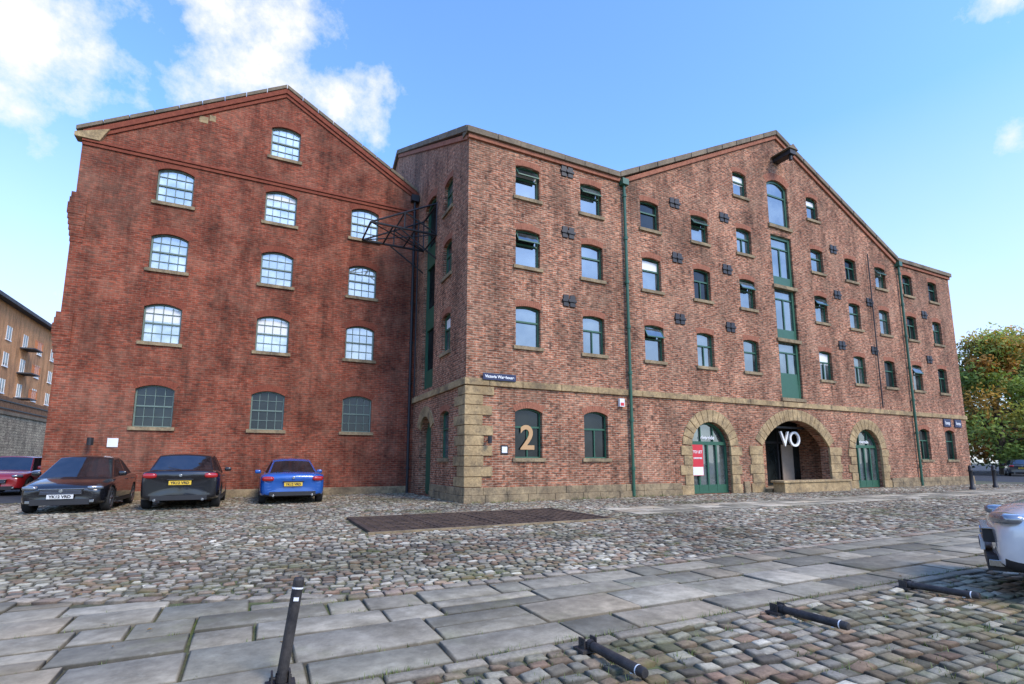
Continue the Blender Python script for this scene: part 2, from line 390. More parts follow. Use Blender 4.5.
# lobby (recessed porch)
lb=MB()
lb.box(13.3,19.1,2.3,2.35,0,3.7,0); lb.box(13.3,13.35,.46,2.3,0,3.7,4); lb.box(19.05,19.1,.46,2.3,0,3.7,4); lb.box(13.3,19.1,.46,2.3,3.6,3.65,0)
lb.box(13.35,19.05,.44,2.3,.0,.15,3)
lb.rect(13.4,19.0,.15,3.55,Pm,1.85,1.87,1)
for a in (14.0,15.1,16.2,17.3,18.4): lb.rect(a-.04,a+.04,.15,3.55,Pm,1.77,1.85,5)
lb.rect(13.4,19.0,2.2,2.3,Pm,1.77,1.85,5)
lb.rect(17.45,18.3,.16,2.15,Pm,1.7,1.74,2); lb.rect(14.9,15.25,.16,3.5,Pm,.9,1.2,4)
lb.build('entrance_lobby',[M['dark'],M['glassD'],M['plaster'],M['stone2'],M['brickR'],M['black']],WH)
text('entrance_lettering','VO',1.0,(16.55,.55,2.33),(math.pi/2,0,0),M['white'],WH,.04)
ld=MB(); ld.box(13.9,18.5,.52,.62,2.86,2.95); ld.build('lettering_rail',[M['black']],WH)
for cx in (10.8,21.7):
    d=MB(); w=2.2
    op=opening(cx,.03,2.95,w,1.0,14); inn=opening(cx,.1,2.85,w-.2,.9,14)
    d.ring(op,inn,Pm,.2,.3,0); d.prism(op,Pm,.27,.28,1)
    d.rect(cx-1.0,cx+1.0,2.0,2.14,Pm,.19,.27,0)
    for a in (-.5,0,.5): d.rect(cx+a-.04,cx+a+.04,.1,2.0,Pm,.2,.27,0)
    for a in (-.35,.35): d.rect(cx+a-.02,cx+a+.02,2.14,2.75,Pm,.21,.27,0)
    d.rect(cx-1.0,cx+1.0,.1,.38,Pm,.21,.27,0)
    d.build('arched_door',[M['green'],M['glassR']],WH)
    text('door_lettering','riverside',.22,(cx,.18,2.3),(math.pi/2,0,0),M['white'],WH,.004)
sp=MB(); sp.box(13.95,18.45,-.9,-.35,0,.42,0); sp.box(13.85,18.55,-.95,-.3,.425,.52,0)
sp.box(13.9,18.5,-.28,.43,.0,.16,0); sp.build('entrance_step_bench',[M['stone']],WH,bevel=.02)
pp=MB()
for x in (6.62,26.1):
    pp.cyl((x,-.12,0.05),(x,-.12,E-.1),.06,10,0)
    for z in np.arange(1,12.5,1.8): pp.cyl((x,-.12,z),(x,-.12,z+.12),.085,10,0)
    pp.box(x-.15,x+.15,-.26,-.0,E-.3,E-.05,0)
pp.cyl((23.2,-.1,4.1),(23.2,-.1,E-.1),.03,8,1)
pp.build('drainpipe',[M['green'],M['black']],WH,smooth=False)
pt=MB()
def plate(x,z):
    for s in (-1,1): pt.rect(x+s*.14-.115,x+s*.14+.115,z-.22,z+.22,Pm,-.045,.0,0)
    pt.rect(x-.3,x+.3,z-.05,z+.05,Pm,-.075,.0,0); pt.cyl((x,-.1,z),(x,0,z),.07,8,0)
for x in (4.0,9.4,12.35,20.3,23.1,28.5):
    for z in (12.25,9.8,7.15): 
        if not(z>12 and (x>23 )): plate(x,z)
pt.build('wall_tie_plates',[M['black']],WH,bevel=.01)
cr=MB(); cr.rect(16.05,16.45,15.95,16.18,Pm,-.95,.1,0); cr.prism([(15.9,16.19),(16.6,16.19),(16.25,16.45)],Pm,-1.0,.1,1); cr.cyl((16.25,-.8,15.95),(16.25,-.8,15.7),.08,10,0)
cr.build('hoist_beam',[M['black'],M['coping']],WH,bevel=.01)
ir=MB()
Z0=10.35
for y in (3.5,5.3):
    ir.cyl((0,y,Z0),(-2.6,y,Z0),.045,6); ir.cyl((0,y,Z0+1.35),(-2.6,y,Z0),.035,6); ir.cyl((0,y,Z0+.0),(0,y,Z0+1.4),.045,6)
    ir.cyl((-1.3,y,Z0),(-1.3,y,Z0+.68),.03,6); ir.cyl((0,y,Z0+.05),(-1.3,y,Z0+.68),.03,6); ir.cyl((0,y,Z0-1.0),(-1.5,y,Z0),.03,6)
for x in (-2.6,-1.75,-.9,0): ir.cyl((x,3.5,Z0),(x,5.3,Z0),.035,6)
ir.cyl((0,5.3,Z0+1.35),(0,3.5,Z0+1.35),.04,6); ir.cyl((-1.3,3.5,Z0+.68),(-1.3,5.3,Z0+.68),.03,6)
ir.cyl((0,3.5,Z0),(-2.6,5.3,Z0),.025,6); ir.cyl((0,5.3,Z0),(-2.6,3.5,Z0),.025,6)
ir.build('iron_hoist_frame',[M['black']],WH)
# ---- signs
sg=empty('name_sign'); s=MB(); s.rect(.55,1.75,3.98,4.2,Pm,-.13,-.09,0); s.build('board',[M['navy']],sg)
text('lettering','Victoria Warehouse',.13,(1.15,-.135,4.09),(math.pi/2,0,0),M['white'],sg,.003)
sg=empty('window_number_sign'); text('numeral','2',1.15,(2.30,.11,2.08),(math.pi/2,0,0),M['cream'],sg,.006).data.offset=.02
sg=empty('letting_sign'); s=MB(); s.rect(9.85,10.45,.75,2.0,Pm,.13,.16,0); s.rect(9.87,10.43,.77,1.1,Pm,.127,.13,1); s.build('board',[M['red'],M['white']],sg)
text('lettering','TO LET',.15,(10.15,.125,1.7),(math.pi/2,0,0),M['white'],sg,.003); text('lettering_small','LIVE/WORK',.09,(10.15,.125,1.45),(math.pi/2,0,0),M['white'],sg,.003)
sg=empty('wall_plaque'); s=MB(); s.rect(1.25,1.5,1.55,1.85,Pm,-.03,-.0,0); s.rect(1.28,1.47,1.6,1.8,Pm,-.036,-.03,1); s.build('board',[M['black'],M['white']],sg)
for i,x in enumerate((29.2,30.4)):
    sg=empty('wall_plaque'); s=MB(); s.rect(x,x+.75,3.3,3.75,Pm,-.06,0,0); s.build('board',[M['navy']],sg); text('lettering','loop',.28,(x+.37,-.065,3.52),(math.pi/2,0,0),M['white'],sg,.003)
sg=empty('alarm_box'); s=MB(); s.rect(6.1,6.32,3.35,3.65,Pm,-.12,0,0); s.rect(6.13,6.29,3.38,3.5,Pm,-.125,-.12,1); s.build('casing',[M['white'],M['red']],sg,bevel=.01)
wl=empty('wall_lamp'); s=MB(); s.cyl((.75,-.02,2.0),(.75,-.25,2.0),.02); s.cyl((.75,-.25,1.9),(.75,-.25,2.12),.07); s.build('lantern',[M['black']],wl)

# ================================================================ LEFT WAREHOUSE
WL=empty('brick_warehouse'); YL=6.3
Pl=lambda a,z,d:(a,YL+d,z)
lh=[];lm=MB();XL=-12.15
lc=[-9.3,-5.68,-2.35]
for r,(zc,h) in enumerate(((11.52,1.4),(8.93,1.4),(6.25,1.45),(3.25,1.5))):
    for c in lc:
        z0=zc-h/2;z1=zc+h/2
        lh.append((opening(c,z0,z1,1.16,.16),.12)); sill_arch(lm,c,z0,z1,1.16,Pl,.16,arch=3,sill=2,n=15,th=.24)
        win_L(lm,c,z0,z1,1.16,Pl,gl=(4 if r==3 else 1))
        if r<3 and R()<.5: lm.rect(c-.53,c+.53,z1-.2-U(.2,.5),z1-.16,Pl,.155,.158,5)
lh.append((opening(-5.66,13.65,15.05,1.1,.14),.12)); sill_arch(lm,-5.66,13.65,15.05,1.1,Pl,.14,n=15,th=.24); win_L(lm,-5.66,13.65,15.05,1.1,Pl)
lm.build('windows',[M['greenL'],M['glassL'],M['stone2'],M['archl'],M['glassD'],M['white']],WL)
wall('front_wall',[(XL,0),(0,0),(0,13.55),(-5.75,16.75),(XL,12.9)],lh,Pl,M['brickL'],WL)
l2=MB()
l2.add([(XL,YL,0),(XL,26,0),(XL,26,12.9),(XL,YL,12.9)],[(0,1,2,3)]); l2.build('side_wall',[M['brickL']],WL)
l3=MB(); l3.add([(XL-.1,YL+.02,12.9),(-5.75,YL+.02,16.78),(-5.75,26,16.78),(XL-.1,26,12.9),(-.02,YL+.02,13.57),(-.02,26,13.57)],[(0,1,2,3),(1,4,5,2)]); l3.build('roof',[M['slate']],WL)
l4=MB()
rake(l4,XL-.2,12.83,-5.75,16.75,Pl,-.14,.4,.02,.17,9,0); rake(l4,-.1,13.5,-5.75,16.75,Pl,-.14,.4,.02,.17,9,0)
rake(l4,XL,12.9,-5.75,16.75,Pl,-.10,.05,-.2,.018,1,1); rake(l4,-.1,13.5,-5.75,16.75,Pl,-.103,.05,-.2,.018,1,1)
rake(l4,XL,12.9,-5.75,16.75,Pl,-.05,.05,-.36,-.21,1,1); rake(l4,-.1,13.5,-5.75,16.75,Pl,-.053,.05,-.36,-.21,1,1)
l4.rect(XL,-.16,12.40,12.52,Pl,-.05,.05,1); l4.rect(XL,-.16,12.53,12.62,Pl,-.09,.05,1)
l4.prism([(XL-.22,12.62),(XL+.5,12.62),(XL+.75,13.15),(XL-.22,12.78)],Pl,-.13,.3,2)
l4.rect(-8.75,-8.45,14.35,14.62,Pl,-.01,.05,2); l4.rect(-8.42,-8.2,14.5,14.75,Pl,-.012,.05,2)
for k in range(9):
    q=.03*k if k<6 else .03*(11-k)
    for zb in (8.8,4.5): l4.rect(XL-.02-q,XL+.35,zb+k*.2,zb+.199+k*.2,Pl,-.02-.3*q,.3,3)
l4.rect(XL,-.16,0,.3,Pl,-.05,.05,4)
l4.build('coping_and_corbels',[M['coping'],M['archl'],M['stone'],M['brickL'],M['stone2']],WL,bevel=.01)
l5=MB(); l5.cyl((-.2,YL-.1,0),(-.2,YL-.1,13.2),.06,10); l5.cyl((-.1,YL-.45,4.1),(-.1,YL-.45,12.0),.035,8); l5.box(-.38,-.04,YL-.25,YL,13.0,13.3)
for z in np.arange(1,13,1.8): l5.cyl((-.2,YL-.1,z),(-.2,YL-.1,z+.1),.085,10)
l5.build('drainpipe',[M['black']],WL)
wl=empty('wall_lamp'); s=MB(); s.cyl((-10.9,YL,1.95),(-10.9,YL-.25,1.95),.02); s.cyl((-10.9,YL-.28,1.85),(-10.9,YL-.28,2.1),.09); s.rect(-10.5,-10.2,1.8,2.1,Pl,-.03,0,1); s.build('lantern',[M['black'],M['white']],wl)

# ================================================================ GROUND
gm,nt,b=nmat('ground_moss_dirt'); p=pos(nt)
n1=noise_n(nt,p,.55,6,.7); n2=noise_n(nt,p,12,5,.7)
c=ramp(nt,n1,[(.34,(.085,.07,.048)),(.50,(.09,.082,.04)),(.64,(.095,.12,.025))])
c=mix(nt,c,ramp(nt,n2,[(.3,.6),(.7,1.5)]),1,'MULTIPLY'); lk(nt,c,b.inputs['Base Color']); b.inputs['Roughness'].default_value=.95; bump(nt,b,n2,.6,.02)
g=MB(); g.add([(-700,-700,0),(700,-700,0),(700,700,0),(-700,700,0)],[(0,1,2,3)]); g.build('ground',[gm])
rd=MB(); rd.add([(38.2,-60,.005),(300,-60,.005),(300,120,.005),(38.2,120,.005)],[(0,1,2,3)]); 
rd.add([(-90,6.5,.006),(-12.4,6.5,.006),(-12.4,120,.006),(-90,120,.006)],[(0,1,2,3)]); rd.build('road',[M['asph']])

def yb(x): return -10.2 if x>-5 else -10.2+(-5-x)*.437
GR=(-3.95,1.35,-5.65,-2.95)
def in_grate(x,y,m=.0): return GR[0]-m<x<GR[1]+m and GR[2]-m<y<GR[3]+m
def stones(name,items,mat,bev=.016):
    n=len(items); V=np.zeros((n,12,3)); C=np.ones((n,12,4))
    for i,(cx,cy,hx,hy,h,rot,col,til) in enumerate(items):
        co=math.cos(rot);si=math.sin(rot)
        k=0
        for zz,ins in ((-.02,0),(h-bev*.6,0.0),(h,bev)):
            for sx,sy in ((-1,-1),(1,-1),(1,1),(-1,1)):
                jx=U(-.006,.006);jy=U(-.006,.006)
                x=sx*(hx-ins)+jx;y=sy*(hy-ins)+jy
                V[i,k]=(cx+x*co-y*si,cy+x*si+y*co,zz+(til[0]*x+til[1]*y if zz>0 else 0)); k+=1
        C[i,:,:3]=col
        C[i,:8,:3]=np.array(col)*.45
    base=np.array([(0,1,5,4),(1,2,6,5),(2,3,7,6),(3,0,4,7),(4,5,9,8),(5,6,10,9),(6,7,11,10),(7,4,8,11),(8,9,10,11)])
    F=(base[None]+(np.arange(n)*12)[:,None,None]).reshape(-1,4)
    me=bpy.data.meshes.new(name); me.vertices.add(n*12); me.vertices.foreach_set('co',V.reshape(-1))
    me.loops.add(F.size); me.loops.foreach_set('vertex_index',F.reshape(-1)); me.polygons.add(len(F))
    me.polygons.foreach_set('loop_start',np.arange(len(F))*4); me.polygons.foreach_set('loop_total',np.full(len(F),4))
    me.update(calc_edges=True)
    a=me.color_attributes.new('Col','FLOAT_COLOR','POINT'); a.data.foreach_set('color',C.reshape(-1))
    return link(name,me,[mat])
def tone(c,a,b):
    v=U(a,b); return tuple(q*v for q in c)
pal=[(.34,.29,.21),(.40,.345,.25),(.48,.42,.30),(.25,.22,.17),(.34,.23,.145),(.20,.165,.12),(.60,.53,.39),(.37,.27,.18),(.44,.385,.28),(.30,.19,.12)]
def scol(x,y,green=0.0):
    c=random.choice(pal); v=U(.62,1.25)
    nz=noise.noise(Vector((x*.3,y*.45,3)))
    nz2=noise.noise(Vector((x*.8,y*.9,9)))
    v*=1+.55*nz
    g=max(0,min(1,(nz2+.02+green)*1.6)) * U(.3,1)
    c=[q*v for q in c]; m=(.155,.155,.06)
    k=.6*g
    return tuple(c[i]*(1-k)+m[i]*k for i in range(3))
items=[]
def zone(x0,x1,y0,y1,test,green=0,lmin=.09,lmax=.175,rh=.102,h0=.008,h1=.028):
    y=y0
    while y<y1:
        rr=rh*U(.84,1.16); x=x0+U(-.2,0)
        while x<x1:
            l=U(lmin,lmax); cx=x+l/2; cy=y+rr/2+.04*math.sin(cx*.9+y*.2)+.02*math.sin(cx*2.3)
            if test(cx,cy) and R()>.008:
                items.append((cx,cy,l/2-.009,rr/2-.009,U(h0,h1),U(-.08,.08),scol(cx,cy,green),(U(-.1,.1),U(-.1,.1))))
            x+=l
        y+=rr
def inpath2(x,y): return x>2.6 and -5.15<y<-3.45
zone(-20,34,-10.05,-.12,lambda x,y:y>yb(x)+.20 and not in_grate(x,y,.12) and not inpath2(x,y),0.0)
zone(-20,0,-.12,6.2,lambda x,y:x<-.12,0.04)
zone(-9.5,22,-16.5,-12.2,lambda x,y:True,.26,.11,.20,.122)
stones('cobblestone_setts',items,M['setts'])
items=[]
x=-14
while x<38:
    l=U(.14,.30); cx=x+l/2; y=yb(cx)+.10; rot=0 if cx>-5 else -math.atan(.437)
    items.append((cx,y,l/2-.008,.075,U(.028,.036),rot+U(-.03,.03),tone(random.choice([(.44,.36,.26),(.38,.32,.23),(.36,.26,.18)]),.75,1.15),(U(-.04,.04),0))); x+=l
x=-10
while x<38:
    l=U(.25,.55); items.append((x+l/2,-12.12,l/2-.008,.06,U(.026,.034),U(-.02,.02),tone((.35,.295,.21),.75,1.15),(0,0))); x+=l
stones('kerb',items,M['setts'])
items=[]
FT=[(.42,.36,.255),(.37,.32,.225),(.47,.405,.29),(.31,.275,.195),(.43,.35,.235),(.27,.24,.175)]
def flagrow(x0,x1,y0,y1,test,br=1):
    x=x0
    while x<x1:
        l=U(.32,1.1); cx=x+l/2; cy=(y0+y1)/2
        if test(cx,cy):
            if R()<.12:
                for sy in (-1,1):
                    hh=(y1-y0)/4
                    items.append((cx,cy+sy*hh,l/2-.012,hh-.009,U(.02,.03),U(-.01,.01),tone(random.choice(FT),.7*br,1.1*br),(U(-.008,.008),U(-.008,.008))))
            else:
                items.append((cx,cy+U(-.006,.006),l/2-.012,(y1-y0)/2-.013+U(-.010,.003),U(.018,.034),U(-.012,.012),tone(random.choice(FT),.70*br,1.12*br),(U(-.014,.014),U(-.014,.014))))
        x+=l
for k,(a,bb) in enumerate(((-12.04,-11.62),(-11.62,-11.05),(-11.05,-10.62),(-10.62,-10.2))): flagrow(-11+U(0,.5),34,a,bb,lambda x,y:True)
# wedge of slabs beyond, cut to the angled edge
y=-10.2
for hrow in (.5,.42,.55,.46,.5,.44,.5):
    x=-13.0
    while x<-5.1:
        l=U(.35,.8); x1=min(x+l,-5.0); cx=(x+x1)/2
        top=min(y+hrow,yb(cx)-.03)
        if top-y>.09: items.append((cx,(y+top)/2,(x1-x)/2-.012,(top-y)/2-.012,U(.018,.030),U(-.01,.01),tone(random.choice(FT),.7,1.1),(0,0)))
        x+=l
    y+=hrow
for k,(a,bb) in enumerate(((-5.15,-4.58),(-4.58,-4.0),(-4.0,-3.45))): flagrow(2.65,36,a,bb,lambda x,y:True,1.3)
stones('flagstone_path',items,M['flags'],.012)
G=empty('iron_grating'); gb=MB()
gb.box(GR[0],GR[1],GR[2],GR[3],.004,.008,2)  # thin near-black sheet, paints the shade of a pit below the bars
for x in np.arange(GR[0],GR[1]+.01,.21): gb.box(x-.04,x+.04,GR[2],GR[3],.008,.040,0)
for y in np.linspace(GR[2],GR[3],12): gb.box(GR[0]-.02,GR[1]+.02,y-.035,y+.035,.008,.045,0)
for x in np.linspace(GR[0],GR[1],5): gb.box(x-.05,x+.05,GR[2],GR[3],.010,.052,0)
gb.box(GR[0]-.1,GR[1]+.1,GR[2]-.12,GR[2]-.04,.0,.045,1);gb.box(GR[0]-.1,GR[1]+.1,GR[3]+.04,GR[3]+.12,.0,.045,1)
gb.build('grid',[M['rust'],M['stone2'],M['dark']],G)
gr=MB()
gmat,nt,b=nmat('weed_blades'); n=noise_n(nt,pos(nt),3,3); lk(nt,ramp(nt,n,[(.3,(.08,.12,.02)),(.7,(.17,.20,.04))]),b.inputs['Base Color'])
def tuft(x,y,n,h):
    for _ in range(n):
        a=U(0,6.28); r=U(0,.05); px=x+r*math.cos(a);py=y+r*math.sin(a); d=U(0,6.28); w=.004; l=h*U(.4,1)
        gr.add([(px-w*math.sin(d),py+w*math.cos(d),.0),(px+w*math.sin(d),py-w*math.cos(d),.0),(px+l*.6*math.cos(d),py+l*.6*math.sin(d),.01+l)],[(0,1,2)])
for _ in range(1000):
    q=R()
    if q<.35: tuft(U(-9,8),-12.05+U(-.05,.05),7,.05)
    elif q<.55: tuft(U(-9,4),random.choice((-11.62,-11.05,-10.62,-10.2,-9.7))+U(-.02,.02),7,.04)
    elif q<.9: tuft(U(-6,6),U(-14.5,-12.2),6,.045)
    else: tuft(U(.2,9),-.13+U(-.05,.02),8,.12)
for _ in range(60): tuft(U(-12,-.3),YL-.12+U(-.1,.05),8,.13)
gr.build('grass',[gmat])
lf=MB()
lmat=paint_mat('leaf_litter',(.26,.15,.04),.7,var=.6)
for _ in range(300):
    x=U(-9,16);y=U(-14,4 if x<-.3 else -.4);a=U(0,6.28);s_=U(.015,.03);z=.04
    lf.add([(x+s_*math.cos(a),y+s_*math.sin(a),z),(x-s_*.5*math.sin(a),y+s_*.5*math.cos(a),z+U(0,.012)),(x-s_*math.cos(a),y-s_*math.sin(a),z),(x+s_*.5*math.sin(a),y-s_*.5*math.cos(a),z+U(0,.012))],[(0,1,2,3)])
lf.build('fallen_leaves',[lmat])
def lathe_z(mb,prof,c,n=18,mi=0):
    k=len(prof);vs=[]
    for i in range(n):
        t=2*math.pi*i/n
        for r,z in prof: vs.append((c[0]+r*math.cos(t),c[1]+r*math.sin(t),c[2]+z))
    mb.add(vs,[(i*k+q,((i+1)%n)*k+q,((i+1)%n)*k+q+1,i*k+q+1) for i in range(n) for q in range(k-1)],mi)
worn=stone_mat('worn_black_paint',(.018,.018,.02),(.07,.062,.055),8,.55,.2,40)
def post(x,y,up):
    e=empty('folding_parking_post',(x,y,.02)); s=MB()
    s.box(-.08,.08,-.06,.06,.0,.02,0); s.box(-.052,-.042,-.035,.035,.02,.085,0); s.box(.042,.052,-.035,.035,.02,.085,0); s.cyl((-.06,0,.05),(.06,0,.05),.010,8,0)
    s.build('hinge_base',[worn],e)
    t=MB(); lathe_z(t,[(0,.02),(.031,.02),(.031,.585),(.026,.598),(0,.60)],(0,0,0)); lathe_z(t,[(.0325,.535),(.0325,.545)],(0,0,0),18,1); lathe_z(t,[(.036,.03),(.036,.07)],(0,0,0),18,0)
    t.box(-.014,.014,-.036,-.028,.47,.49,1)
    o=t.build('tube',[worn,M['white']],e,smooth=False)
    if not up: o.rotation_euler=(math.radians(90-1.0),0,U(-.06,.06)); o.location=(0,0,.045)
    else: o.rotation_euler=(math.radians(-2),math.radians(7),0)
for x,u in ((-5.72,True),(-3.8,False),(-1.85,False),(.10,False),(3.6,False)): post(x,-12.25 if not u else -11.95,u)
for x,y in ((24.3,-3.0),(27.6,-2.6),(31.2,-3.2),(35.0,-5.5),(34.0,-8.2)):
    e=empty('bollard',(x,y,0)); s=MB(); lathe_z(s,[(.12,0),(.12,.12),(.085,.15),(.075,.85),(.10,.88),(.10,.92),(.075,.95),(.085,1.05),(.05,1.13),(0,1.15)],(0,0,0)); s.build('shaft',[M['black']],e,smooth=True)

# ================================================================ CARS
tyre=paint_mat('tyre_rubber',(.02,.02,.02),.85); alloy=paint_mat('alloy',(.45,.45,.47),.3,.9,.05)
cglass=glass_mat('car_glass',(.008,.01,.012),(.02,.022,.025),.16,3); lampr=paint_mat('tail_lamp',(.40,.012,.012),.15,0,.05,1); lampw=paint_mat('head_lamp',(.25,.27,.29),.12,.6,.2,1)
plastic=paint_mat('black_plastic',(.02,.02,.021),.6); chrome=paint_mat('chrome',(.45,.45,.45),.25,1,.02)
pl_w=paint_mat('number_plate_white',(.65,.65,.62),.4,0,.02); pl_y=paint_mat('number_plate_yellow',(.72,.47,.04),.4,0,.02)
KIND={
 'saloon':dict(L=4.3,W=1.76,st=[(0,.60,.30,.50,.55),(.08,.74,.22,.60,.66),(.30,.84,.19,.69,.755),(.75,.88,.18,.77,.85),(1.3,.88,.18,.84,.92),(2.1,.88,.18,.87,.95),(3.0,.88,.18,.89,.96),(3.6,.88,.19,.91,.98),(4.05,.84,.22,.90,.97),(4.24,.76,.26,.84,.90),(4.3,.66,.32,.72,.80)],
   gh=(1.05,.90,1.95,3.05,3.85,.96,1.44,.80,.60),ax=(.78,3.4),wr=.315),
 'hatch':dict(L=4.35,W=1.86,st=[(0,.62,.32,.55,.62),(.08,.76,.24,.66,.74),(.30,.88,.20,.78,.86),(.8,.92,.19,.86,.95),(1.3,.93,.19,.91,1.0),(2.1,.93,.19,.94,1.02),(3.0,.93,.19,.98,1.05),(3.8,.93,.20,1.02,1.08),(4.12,.90,.24,1.03,1.08),(4.29,.84,.28,.98,1.03),(4.35,.76,.34,.84,.92)],
   gh=(1.0,.98,1.8,3.55,4.18,1.04,1.52,.84,.64),ax=(.72,3.5),wr=.34),
 'coupe':dict(L=4.1,W=1.86,st=[(0,.60,.28,.48,.55),(.08,.76,.2,.58,.65),(.30,.88,.18,.68,.75),(.8,.92,.17,.76,.84),(1.3,.92,.17,.82,.90),(2.1,.91,.17,.85,.93),(3.0,.93,.17,.89,.96),(3.6,.93,.19,.90,.97),(3.9,.89,.22,.88,.94),(4.05,.82,.26,.82,.88),(4.1,.72,.32,.70,.78)],
   gh=(1.15,.88,1.95,2.75,3.75,.94,1.38,.80,.58),ax=(.8,3.3),wr=.34),
}
def car(loc,rz,paintc,kind,rough=.25,clad=False):
    K=KIND[kind]; e=empty('parked_car',loc,rz); L=K['L']
    pm=paint_mat('car_paint',paintc,rough,.15,.04,1.0)
    rings=[];vs=[];fs=[]
    def half(w,zb,zs,zt):
        zm=zb+(zs-zb)*.45
        return [(w*.80,zb),(w*.985,zb+.04),(w*1.0,zb+.12),(w*1.02,zm),(w*1.015,zm+(zs-zm)*.55),(w*1.0,zs-.04),(w*.965,zs),(w*.80,zt-.01),(w*.45,zt+.012)]
    for (y,w,zb,zs,zt) in K['st']:
        h=half(w,zb,zs,zt); ring=[(0,zb)]+h+[(0,zt+.02)]+[(-a,z) for a,z in reversed(h)]
        rings.append([(a,y+ (0 if 0.05<y<L-.05 else (abs(a)**2)*(.18 if y<1 else -.12)),z) for a,z in ring])
    n=len(rings[0])
    for r in rings: vs+=r
    for i in range(len(rings)-1):
        for j in range(n): fs.append((i*n+j,i*n+(j+1)%n,(i+1)*n+(j+1)%n,(i+1)*n+j))
    fs.append(tuple(range(n-1,-1,-1))); fs.append(tuple((len(rings)-1)*n+j for j in range(n)))
    me=bpy.data.meshes.new('body'); me.from_pydata(vs,[],fs); me.materials.append(pm); me.materials.append(plastic)
    bm=bmesh.new(); bm.from_mesh(me); bmesh.ops.recalc_face_normals(bm,faces=bm.faces)
    for f in bm.faces:
        zc=f.calc_center_median().z
        if zc<K['st'][4][2]+(.17 if clad else .09): f.material_index=1
    bm.to_mesh(me); bm.free()
    o=bpy.data.objects.new('body_tmp',me); scn.collection.objects.link(o)
    ss=o.modifiers.new('s','SUBSURF'); ss.levels=2; ss.render_levels=2
    cut=MB(); 
    for y in K['ax']:
        for sg_ in (-1,1):
            x0=sg_*(K['W']/2-.26); x1=sg_*(K['W']/2+.2)
            cut.cyl((x0,y,K['wr']),(x1,y,K['wr']),K['wr']+.045,28,1)
    co=cut.build('cut_tmp',[pm,plastic])
    bm=bmesh.new(); bm.from_mesh(co.data); bmesh.ops.recalc_face_normals(bm,faces=bm.faces); bm.to_mesh(co.data); bm.free()
    bo=o.modifiers.new('b','BOOLEAN'); bo.object=co; bo.operation='DIFFERENCE'; bo.solver='EXACT'
    dg=bpy.context.evaluated_depsgraph_get(); dg.update()
    nm=bpy.data.meshes.new_from_object(o.evaluated_get(dg))
    bpy.data.objects.remove(o); bpy.data.objects.remove(co)
    body=bpy.data.objects.new('body',nm); scn.collection.objects.link(body); body.parent=e
    for p_ in nm.polygons: p_.use_smooth=(len(p_.vertices)<=5)
    y1,z1,y2,y4,y5,z5,zr,wb,wr=K['gh']
    bm=bmesh.new(); T=(-1,-.55,0,.55,1)
    def row(y,z,w,bul,cam): return [bm.verts.new((t*w,y+bul*(1-t*t),z+cam*(1-t*t))) for t in T]
    fb=row(y1,z1-.06,wb,-.22,.0); ft=row(y2,zr-.05,wr,-.10,.045); ym=(y2+y4)/2
    mt=row(ym,zr-.02,wr*1.02,0,.05); rt=row(y4,zr-.07,wr*.98,.06,.045); rb=row(y5,z5-.05,wb*.93,.14,.0)
    mb1=bm.verts.new((-wb*1.03,ym,(z1+z5)/2-.03)); mb2=bm.verts.new((wb*1.03,ym,(z1+z5)/2-.03))
    def strip(a,b_): return [bm.faces.new((a[i],a[i+1],b_[i+1],b_[i])) for i in range(4)]
    ws=strip(fb,ft); r1=strip(ft,mt); r2=strip(mt,rt); rw=strip(rt,rb)
    sides=[bm.faces.new((fb[0],ft[0],mt[0],mb1)),bm.faces.new((mb1,mt[0],rt[0],rb[0])),bm.faces.new((fb[4],mb2,mt[4],ft[4])),bm.faces.new((mb2,rb[4],rt[4],mt[4]))]
    bmesh.ops.recalc_face_normals(bm,faces=bm.faces)
    bmesh.ops.inset_region(bm,faces=ws,thickness=.045,depth=-.006); bmesh.ops.inset_region(bm,faces=rw,thickness=.06,depth=-.006)
    for f in sides: bmesh.ops.inset_region(bm,faces=[f],thickness=.05,depth=-.006)
    for f in ws+rw+sides: f.material_index=1
    for f in bm.faces: f.smooth=True
    me=bpy.data.meshes.new('cabin'); bm.to_mesh(me); bm.free()
    cab=link('cabin',me,[pm,cglass],e,smooth=False,bevel=.02)
    w_=MB(); r=K['wr']
    for y in K['ax']:
        for s_ in (-1,1):
            cx=s_*(K['W']/2-.10)
            w_.lathe([(.20,-.1),(r-.02,-.1),(r,-.07),(r,.07),(r-.02,.1),(r-.09,.105),(r-.10,.08)],(cx,y,r),28,0)
            w_.lathe([(0,.055*s_),(r-.10,.05*s_)],(cx,y,r),28,0)
            w_.lathe([(r-.13,.085*s_),(r-.10,.10*s_),(r-.09,.09*s_)],(cx,y,r),28,1)
            w_.lathe([(0,.095*s_),(.05,.09*s_),(.06,.06*s_)],(cx,y,r),16,1)
            for k in range(5):
                a=2*math.pi*k/5+.3; q=Vector((cx+.08*s_,y,r)); d=Vector((0,math.cos(a),math.sin(a)))
                for off in (-.13,.13):
                    a2=a+off; d2=Vector((0,math.cos(a2),math.sin(a2))); w_.cyl(q+d*.03,q+d2*(r-.10),.016,6,1,.012)
    w_.build('wheels',[tyre,alloy],e,smooth=False)
    d=MB()
    hw=K['W']/2
    zt=K['st'][-3][4]; zf=K['st'][2][4]
    d.box(-hw*.70,hw*.70,L-.10,L+.012,.26,.38,0)
    d.box(-hw*.66,hw*.66,-.012,.2,.22,.36,0)
    d.box(-.42,.42,-.02,.12,.47,.60,0)
    d.box(-.44,.44,-.026,.1,.602,.618,1)
    for z in (.50,.535,.57): d.box(-.40,.40,-.026,.1,z-.003,z+.003,1)
    d.box(-.26,.26,-.045,-.01,.37,.475,2)
    pz=.60 if kind!='hatch' else .72
    d.box(-.26,.26,L-.01,L+.022,pz-.055,pz+.055,3)
